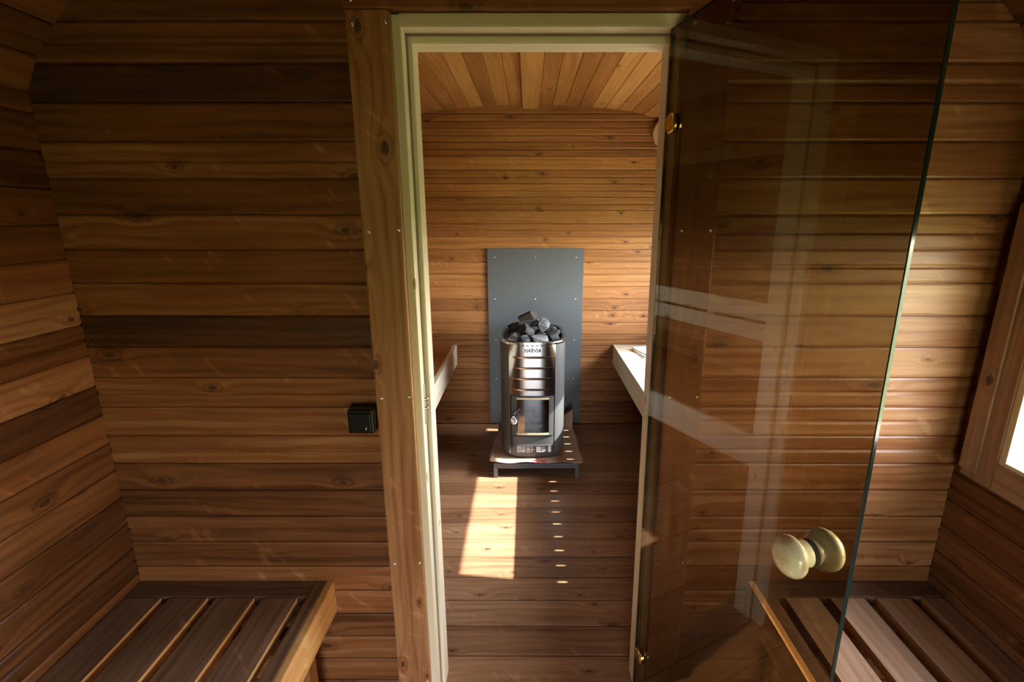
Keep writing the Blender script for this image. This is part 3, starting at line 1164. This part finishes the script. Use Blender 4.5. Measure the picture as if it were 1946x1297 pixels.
sv = tag(empty('sauna_stove', (SXc, SYc, SB)), 'steel wood-burning sauna stove full of stones in front of grey board', 'stove')
def loftrings(bm, rows, n=96, cap_bottom=False, cap_top=False):
    rs = []
    for z, sc, gr in rows:
        rs.append([bm.verts.new((x, y, z - SB)) for x, y in ring_pts(sc, n, gr)])
    for a, b in zip(rs, rs[1:]):
        for i in range(n):
            bm.faces.new([a[i], a[(i + 1) % n], b[(i + 1) % n], b[i]])
    if cap_bottom:
        bm.faces.new(rs[0][::-1])
    if cap_top:
        bm.faces.new(rs[-1])
    return rs


# outer shell with the front strip left for panel, door and drawer; an inner wall and a floor under the stones
bm = bmesh.new()
loftrings(bm, [(SB, 1, -0.022), (SB + 0.006, 1, -0.010), (SB + 0.02, 1, -0.002), (SB + 0.05, 1, 0.0), (0.30, 1, 0.0), (STP - 0.002, 1, 0.0), (STP - 0.002, 1, -0.012),
               (0.735, 1, -0.012), (0.735, 0.02, 0)], cap_bottom=True, cap_top=True)
shell = smooth_by_angle(obj('outer_shell', bm, M_SKIN, sv), 40)


def patch(bm, x0, x1, z0, z1, o0, o1, nx=28, nz=1, fn=None):
    """solid curved slab following the stove front; o0/o1 inner and outer offsets"""
    g = {}
    for i in range(nx + 1):
        x = x0 + (x1 - x0) * i / nx
        for k in range(nz + 1):
            z = z0 + (z1 - z0) * k / nz
            e = fn(x, z) if fn else 0
            for s, off in ((0, o0), (1, o1 + e)):
                g[i, k, s] = bm.verts.new((x - SXc, sfront(x, off) - SYc, z - SB))
    for i in range(nx):
        for k in range(nz):
            bm.faces.new([g[i, k, 1], g[i + 1, k, 1], g[i + 1, k + 1, 1], g[i, k + 1, 1]])
            bm.faces.new([g[i, k, 0], g[i, k + 1, 0], g[i + 1, k + 1, 0], g[i + 1, k, 0]])
        for k in (0, nz):
            bm.faces.new([g[i, k, 0], g[i + 1, k, 0], g[i + 1, k, 1], g[i, k, 1]])
    for k in range(nz):
        for i in (0, nx):
            bm.faces.new([g[i, k, 0], g[i, k, 1], g[i, k + 1, 1], g[i, k + 1, 0]])


PX0, PX1 = -0.099, 0.147
SL = (0.700, 0.639, 0.578, 0.515)
def bulge(x, z):
    e = 0.0
    u = (x - 0.0265) / 0.111
    for s in SL:
        if abs(u) < 1 and s - 0.009 < z <= s:
            lens = (1 - u * u) ** 1.3
            f = (z - (s - 0.009)) / 0.009
            e = max(e, 0.0042 * (0.18 * (1 - abs(u) ** 8) * f ** 3 + 0.85 * lens * f ** 1.5))
    return e
bm = bmesh.new()
patch(bm, PX0, PX1, 0.477, STP - 0.004, 0.0, 0.004, 48, 240, bulge)
pan = smooth_by_angle(obj('front_panel', bm, M_STEEL, sv), 45)
bm = bmesh.new()
for s in SL:
    g = []
    for k in range(33):
        u = -1 + 2 * k / 32
        x = 0.0265 + u * 0.109
        hgt = 0.0008 + 0.0022 * (1 - u * u)
        yy = sfront(x, 0.0046) - SYc
        g.append((bm.verts.new((x - SXc, yy, s + 0.0006 - SB)), bm.verts.new((x - SXc, yy, s + 0.0006 + hgt - SB))))
    for a, b in zip(g, g[1:]):
        bm.faces.new([a[0], b[0], b[1], a[1]])
obj('slot_shadow_gap', bm, M_BLACK, pan)
bm = bmesh.new()
for k in range(6):
    x = -0.035 + 0.026 * k
    patch(bm, x, x + 0.016, 0.761, 0.7655, 0.003, 0.0045, 3)
obj('air_slot', bm, M_BLACK, pan)

bm = bmesh.new()
loftrings(bm, [(STP + 0.006, 1, -0.0165), (STP + 0.006, 1, -0.0195), (0.744, 1, -0.0235), (0.7432, 0.02, 0)], cap_top=True)
smooth_by_angle(obj('stone_basket', bm, M_BLACK, sv), 40)

# maker's name cut into the panel
cu = bpy.data.curves.new('maker_name', 'FONT')
cu.body = 'HARVIA'
cu.size = 0.030
cu.align_x = 'CENTER'
cu.space_character = 1.0
cu.extrude = 0.0006
cu.offset = 0.0009
tmp = bpy.data.objects.new('maker_name', cu)
COL.objects.link(tmp)
bpy.context.view_layer.update()
me = bpy.data.meshes.new_from_object(tmp.evaluated_get(bpy.context.evaluated_depsgraph_get()))
COL.objects.unlink(tmp)
bpy.data.objects.remove(tmp)
for v in me.vertices:
    x, yy, e = v.co
    x = x * 0.86 + yy * 0.12
    wx = 0.0255 + x
    v.co = (wx - SXc, sfront(wx, 0.0046 + e) - SYc, 0.7265 + yy - SB)
me.materials.clear()
me.materials.append(M_BLACK)
mo = bpy.data.objects.new('maker_name', me)
COL.objects.link(mo)
mo.parent = pan

# vertical edge strips either side of the front
bm = bmesh.new()
patch(bm, PX0 - 0.0045, PX0 - 0.0005, SB + 0.03, STP - 0.004, 0.0, 0.0045, 2)
patch(bm, PX1 + 0.0005, PX1 + 0.0045, SB + 0.03, STP - 0.004, 0.0, 0.0045, 2)
obj('edge_strip', bm, M_STEEL, sv)

# recess behind the door
bm = bmesh.new()
patch(bm, PX0, PX1, 0.16, 0.4765, 0.0, 0.0012, 20)
obj('front_recess', bm, M_BLACK, sv)
door = empty('stove_door', (0, 0, 0))
door.parent = sv
DX0, DX1, DZ0, DZ1 = -0.092, 0.145, 0.240, 0.472
GX0, GX1, GZ0, GZ1 = -0.062, 0.118, 0.254, 0.459
bm = bmesh.new()
patch(bm, DX0, GX0, DZ0, DZ1, 0.0015, 0.010, 6)
patch(bm, GX1, DX1, DZ0, DZ1, 0.0015, 0.010, 6)
patch(bm, GX0, GX1, GZ1, DZ1, 0.0015, 0.010, 20)
patch(bm, GX0, GX1, DZ0, GZ0, 0.0015, 0.010, 20)
obj('door_frame', bm, M_STAND, door)
bm = bmesh.new()
patch(bm, GX0 - 0.003, GX1 + 0.003, GZ0 - 0.003, GZ1 + 0.003, 0.0045, 0.0075, 20)
tag(obj('door_glass', bm, M_FIRE, door), 'dark mirror-like firebox glass')
bm = bmesh.new()
patch(bm, GX0, GX1, GZ1 - 0.0015, GZ1 + 0.007, 0.010, 0.0116, 20)
tag(obj('glass_retainer', bm, M_TAN, door), 'light metal retaining strip')
bm = bmesh.new()
patch(bm, GX0, GX1, GZ0 - 0.008, GZ0 + 0.0015, 0.010, 0.0116, 20)
tag(obj('glass_retainer', bm, M_TAN, door), 'light metal retaining strip')
# spiral wire handle
hd = empty('door_handle', (-0.074 - SXc, sfront(-0.074, 0.012) - SYc, 0.375 - SB))
hd.parent = door


def tube(bm, path, rad, n=8):
    prev = None
    rings = []
    for i, p in enumerate(path):
        a = path[max(0, i - 1)]
        b = path[min(len(path) - 1, i + 1)]
        t = (Vector(b) - Vector(a)).normalized()
        up = Vector((0, 0, 1)) if abs(t.z) < 0.9 else Vector((1, 0, 0))
        s = t.cross(up).normalized()
        u = s.cross(t)
        r = rad(i / (len(path) - 1)) if callable(rad) else rad
        rings.append([bm.verts.new(Vector(p) + (s * math.cos(2 * math.pi * k / n) + u * math.sin(2 * math.pi * k / n)) * r) for k in range(n)])
    for a, b in zip(rings, rings[1:]):
        for k in range(n):
            bm.faces.new([a[k], a[(k + 1) % n], b[(k + 1) % n], b[k]])
    bm.faces.new(rings[0][::-1])
    bm.faces.new(rings[-1])


bm = bmesh.new()
path = []
for i in range(121):
    t = i / 120
    ph = math.pi * t
    r = 0.0195 * math.sin(ph) ** 0.8 + 0.001
    aa = t * 2 * math.pi * 6
    path.append((-0.004 + r * math.cos(aa), -0.036 + r * math.sin(aa), -0.0515 + 0.047 * t))
tube(bm, path, 0.0024)
obj('spiral_grip', bm, M_CHROME, hd, True)
bm = bmesh.new()
tube(bm, [(-0.004, -0.036, -0.0045), (-0.003, -0.034, 0.004), (0.004, -0.022, 0.012), (0.012, -0.010, 0.016), (0.016, 0.003, 0.018)], 0.0036, 10)
tube(bm, [(0.006, -0.012, 0.014), (0.020, -0.010, 0.022), (0.028, -0.006, 0.030)], 0.005, 10)
tube(bm, [(-0.012, -0.004, 0.026), (-0.012, 0.004, 0.006)], 0.0035, 10)
obj('latch_arm', bm, M_BLACK, hd, True)

# ash drawer under the door
dr = empty('ash_drawer', (0, 0, 0))
dr.parent = sv
bm = bmesh.new()
patch(bm, -0.085, 0.147, 0.182, 0.232, 0.0, 0.0035, 20)
obj('drawer_front', bm, M_STAND, dr)
bm = bmesh.new()
patch(bm, -0.085, 0.147, 0.177, 0.1815, 0.0, 0.010, 20)
obj('drawer_lip', bm, M_SKIN, dr)
# rating label strip with safety pictograms: small pale blocks on black
lp = empty('rating_label', (0, 0, 0))
lp.parent = sv
bm = bmesh.new()
patch(bm, -0.085, 0.147, 0.130, 0.1765, 0.0, 0.0016, 20)
obj('label_plate', bm, M_STAND, lp)
bm = bmesh.new()
def pic(x, z, wd, h):
    patch(bm, x, x + wd, z, z + h, 0.0014, 0.0022, 3)
Xs = -0.060
# three framed pictograms
for k, x in enumerate((-0.060, -0.036, -0.008)):
    pic(x, 0.134, 0.020, 0.003)
    pic(x, 0.168, 0.020, 0.003)
    pic(x, 0.137, 0.003, 0.031)
    pic(x + 0.017, 0.137, 0.003, 0.031)
    if k == 0:
        pic(x + 0.007, 0.140, 0.004, 0.024)
        pic(x + 0.004, 0.160, 0.010, 0.004)
    elif k == 1:
        pic(x + 0.006, 0.140, 0.008, 0.010)
        pic(x + 0.008, 0.154, 0.004, 0.010)
    else:
        pic(x + 0.006, 0.146, 0.009, 0.012)
for r in range(5):
    pic(0.018, 0.136 + r * 0.0076, 0.008 + 0.005 * ((r * 7) % 3), 0.0034)
pic(0.048, 0.136, 0.026, 0.034)
for r in range(5):
    pic(0.077, 0.137 + r * 0.0072, 0.020 + 0.006 * (r % 2), 0.0030)
pic(0.116, 0.134, 0.016, 0.038)
obj('label_print', bm, M_MARK, lp)

# rim: flat steel collar with a row of stone-guard teeth
bm = bmesh.new()
loftrings(bm, [(STP - 0.008, 1, 0.003), (STP + 0.004, 1, 0.0055), (STP + 0.008, 1, 0.004), (STP + 0.008, 1, -0.016), (STP + 0.004, 1, -0.019), (STP - 0.012, 1, -0.016)])
rim = smooth_by_angle(obj('top_rim', bm, M_STEEL, sv), 35)
bm = bmesh.new()
rp = ring_pts(1.0, 360, -0.0115)
step, acc_l, last = 0.0135, 0.0, rp[0]
for i in range(360):
    p = rp[i]
    acc_l += math.hypot(p[0] - last[0], p[1] - last[1])
    last = p
    if acc_l >= step:
        acc_l = 0
        q = rp[(i + 1) % 360]
        a = math.atan2(q[1] - p[1], q[0] - p[0])
        R = Matrix.Translation((p[0], p[1], STP + 0.0083 - SB)) @ Matrix.Rotation(a, 4, 'Z')
        vs = [bm.verts.new(R @ Vector(c)) for c in ((-0.0036, -0.0036, 0), (0.0036, -0.0036, 0), (0.0036, 0.0036, 0), (-0.0036, 0.0036, 0))]
        bm.faces.new(vs)
obj('rim_perforation', bm, M_BLACK, rim)

# ------------------------------------------------------------------ sauna stones, dropped one after another
def stone_mesh(sx, sy, sz, seed):
    r = random.Random(seed)
    bm = bmesh.new()
    for i in range(13):
        d = Vector((r.gauss(0, 1), r.gauss(0, 1), r.gauss(0, 1))).normalized() * r.uniform(0.85, 1.0)
        bm.verts.new((d.x * sx / 2, d.y * sy / 2, d.z * sz / 2))
    res = bmesh.ops.convex_hull(bm, input=bm.verts[:])
    junk = [e for e in res['geom_interior'] if isinstance(e, bmesh.types.BMVert)]
    bmesh.ops.delete(bm, geom=junk, context='VERTS')
    loose = [v for v in bm.verts if not v.link_faces]
    bmesh.ops.delete(bm, geom=loose, context='VERTS')
    bmesh.ops.dissolve_limit(bm, angle_limit=math.radians(12), verts=bm.verts[:], edges=bm.edges[:])
    bmesh.ops.bevel(bm, geom=bm.edges[:], offset=0.0022, segments=1, profile=0.6, affect='EDGES')
    bmesh.ops.triangulate(bm, faces=bm.faces[:])
    return bm


def tree_of(bm, mat):
    return BVHTree.FromPolygons([mat @ v.co for v in bm.verts], [[v.index for v in f.verts] for f in bm.faces])


SHARED = ('dark grey angular stone deep in the heap on the stove', 'heater stones')
stones = [  # dx, dy, size, tilt, yaw, label (None: nothing tells it apart)
    (-0.11, 0.12, (0.09, 0.10, 0.075), 0.2, 0.3, None),
    (0.0, 0.14, (0.11, 0.09, 0.075), 0.1, 0.8, None),
    (0.10, 0.12, (0.10, 0.10, 0.075), 0.1, 0.5, None),
    (-0.105, 0.02, (0.10, 0.10, 0.08), 0.2, 0.2, None),
    (-0.01, 0.04, (0.11, 0.11, 0.085), 0.2, 0.9, None),
    (0.10, 0.02, (0.11, 0.11, 0.085), 0.2, 0.2, None),
    (-0.02, -0.06, (0.11, 0.09, 0.08), 0.1, 0.2, None),
    (0.07, -0.07, (0.10, 0.09, 0.075), 0.1, 0.7, None),
    (-0.10, -0.075, (0.085, 0.08, 0.075), 0.1, 0.4, None),
    (-0.110, -0.140, (0.095, 0.09, 0.085), 0.3, 0.9, 'brownish wedge stone at the left front of the heap on the stove'),
    (-0.040, -0.165, (0.095, 0.075, 0.075), 0.4, 0.1, 'pale-faced stone at the front left of the heap, beside the large front stone'),
    (0.035, -0.150, (0.14, 0.10, 0.10), 0.5, 0.5, 'large pale speckled stone front and centre of the heap'),
    (0.120, -0.135, (0.10, 0.10, 0.080), 0.3, 0.4, 'grey stone at the front right of the heap by the rim'),
    (-0.035, -0.080, (0.13, 0.10, 0.09), 0.3, 0.3, 'rounded grey stone in the middle of the heap, below the top ones'),
    (-0.095, -0.03, (0.10, 0.10, 0.085), 0.3, 0.7, 'dark stone at the back left of the heap above the rim'),
    (0.105, -0.05, (0.11, 0.10, 0.085), 0.5, 0.2, 'grey stone at the right of the heap, behind the front right one'),
    (0.01, 0.05, (0.12, 0.10, 0.07), 0.1, 0.2, 'speckled stone behind the top of the heap'),
    (0.050, -0.055, (0.105, 0.095, 0.11), 0.2, 1.2, 'tall grey stone standing right of the topmost one'),
    (-0.020, -0.035, (0.16, 0.13, 0.085), -0.10, 0.25, 'biggest brown-topped stone, topmost of the heap on the stove'),
]
SEED = 177
placed = []
ti = ring_pts(1.0, 64, -0.025)
wall_tree_bm = bmesh.new()
ra = [wall_tree_bm.verts.new((x, y, 0.7445)) for x, y in ti]
rb = [wall_tree_bm.verts.new((x * 1.03, y * 1.03, STP + 0.012)) for x, y in ti]
for i in range(64):
    wall_tree_bm.faces.new([ra[i], ra[(i + 1) % 64], rb[(i + 1) % 64], rb[i]])
wall_tree_bm.faces.new(ra)
bmesh.ops.triangulate(wall_tree_bm, faces=wall_tree_bm.faces[:])
wall_tree_bm.verts.index_update()
placed.append(tree_of(wall_tree_bm, Matrix.Identity(4)))
for i, (dx, dy, sz, tl, yw, lab) in enumerate(stones):
    bm = stone_mesh(*sz, SEED + i * 11)
    bm.verts.index_update()
    rot = Matrix.Rotation(yw, 4, 'Z') @ Matrix.Rotation(tl, 4, 'Y') @ Matrix.Rotation(tl * 0.6, 4, 'X')
    x, y, zz = dx, dy, 1.05
    # settle straight down, then try small sideways slides to find a lower seat
    def fall(x, y, z):
        stp = 0.008
        while stp > 0.0009:
            M = Matrix.Translation((x, y, z - stp)) @ rot
            t = tree_of(bm, M)
            if any(t.overlap(p) for p in placed) or z - stp < 0.70:
                stp *= 0.5
            else:
                z -= stp
        return z
    best = (fall(x, y, zz), x, y)
    for rnd in range(1 if lab and 'top' in lab else 3):
        cur = best
        for k in range(8):
            a = k * math.pi / 4
            x2, y2 = cur[1] + 0.012 * math.cos(a), cur[2] + 0.012 * math.sin(a)
            z1 = fall(x2, y2, 1.05)
            if z1 < best[0] - 0.002:
                best = (z1, x2, y2)
        if best == cur:
            break
    zz, x, y = best
    M = Matrix.Translation((x, y, zz)) @ rot
    placed.append(tree_of(bm, M))
    if lab and 'brown' in lab:      # rusty weathered upper faces, fresh grey break below
        nrm = rot.to_3x3()
        for f in bm.faces:
            f.normal_update()
            f.material_index = 1 if (nrm @ f.normal).z > 0.12 else 0
    o = obj('sauna_stone', bm, [M_STONE, M_STONE_BROWN])
    o.matrix_world = Matrix.Translation((SXc, SYc, 0)) @ M
    tag(o, lab or SHARED[0], 'stone', SHARED[1])
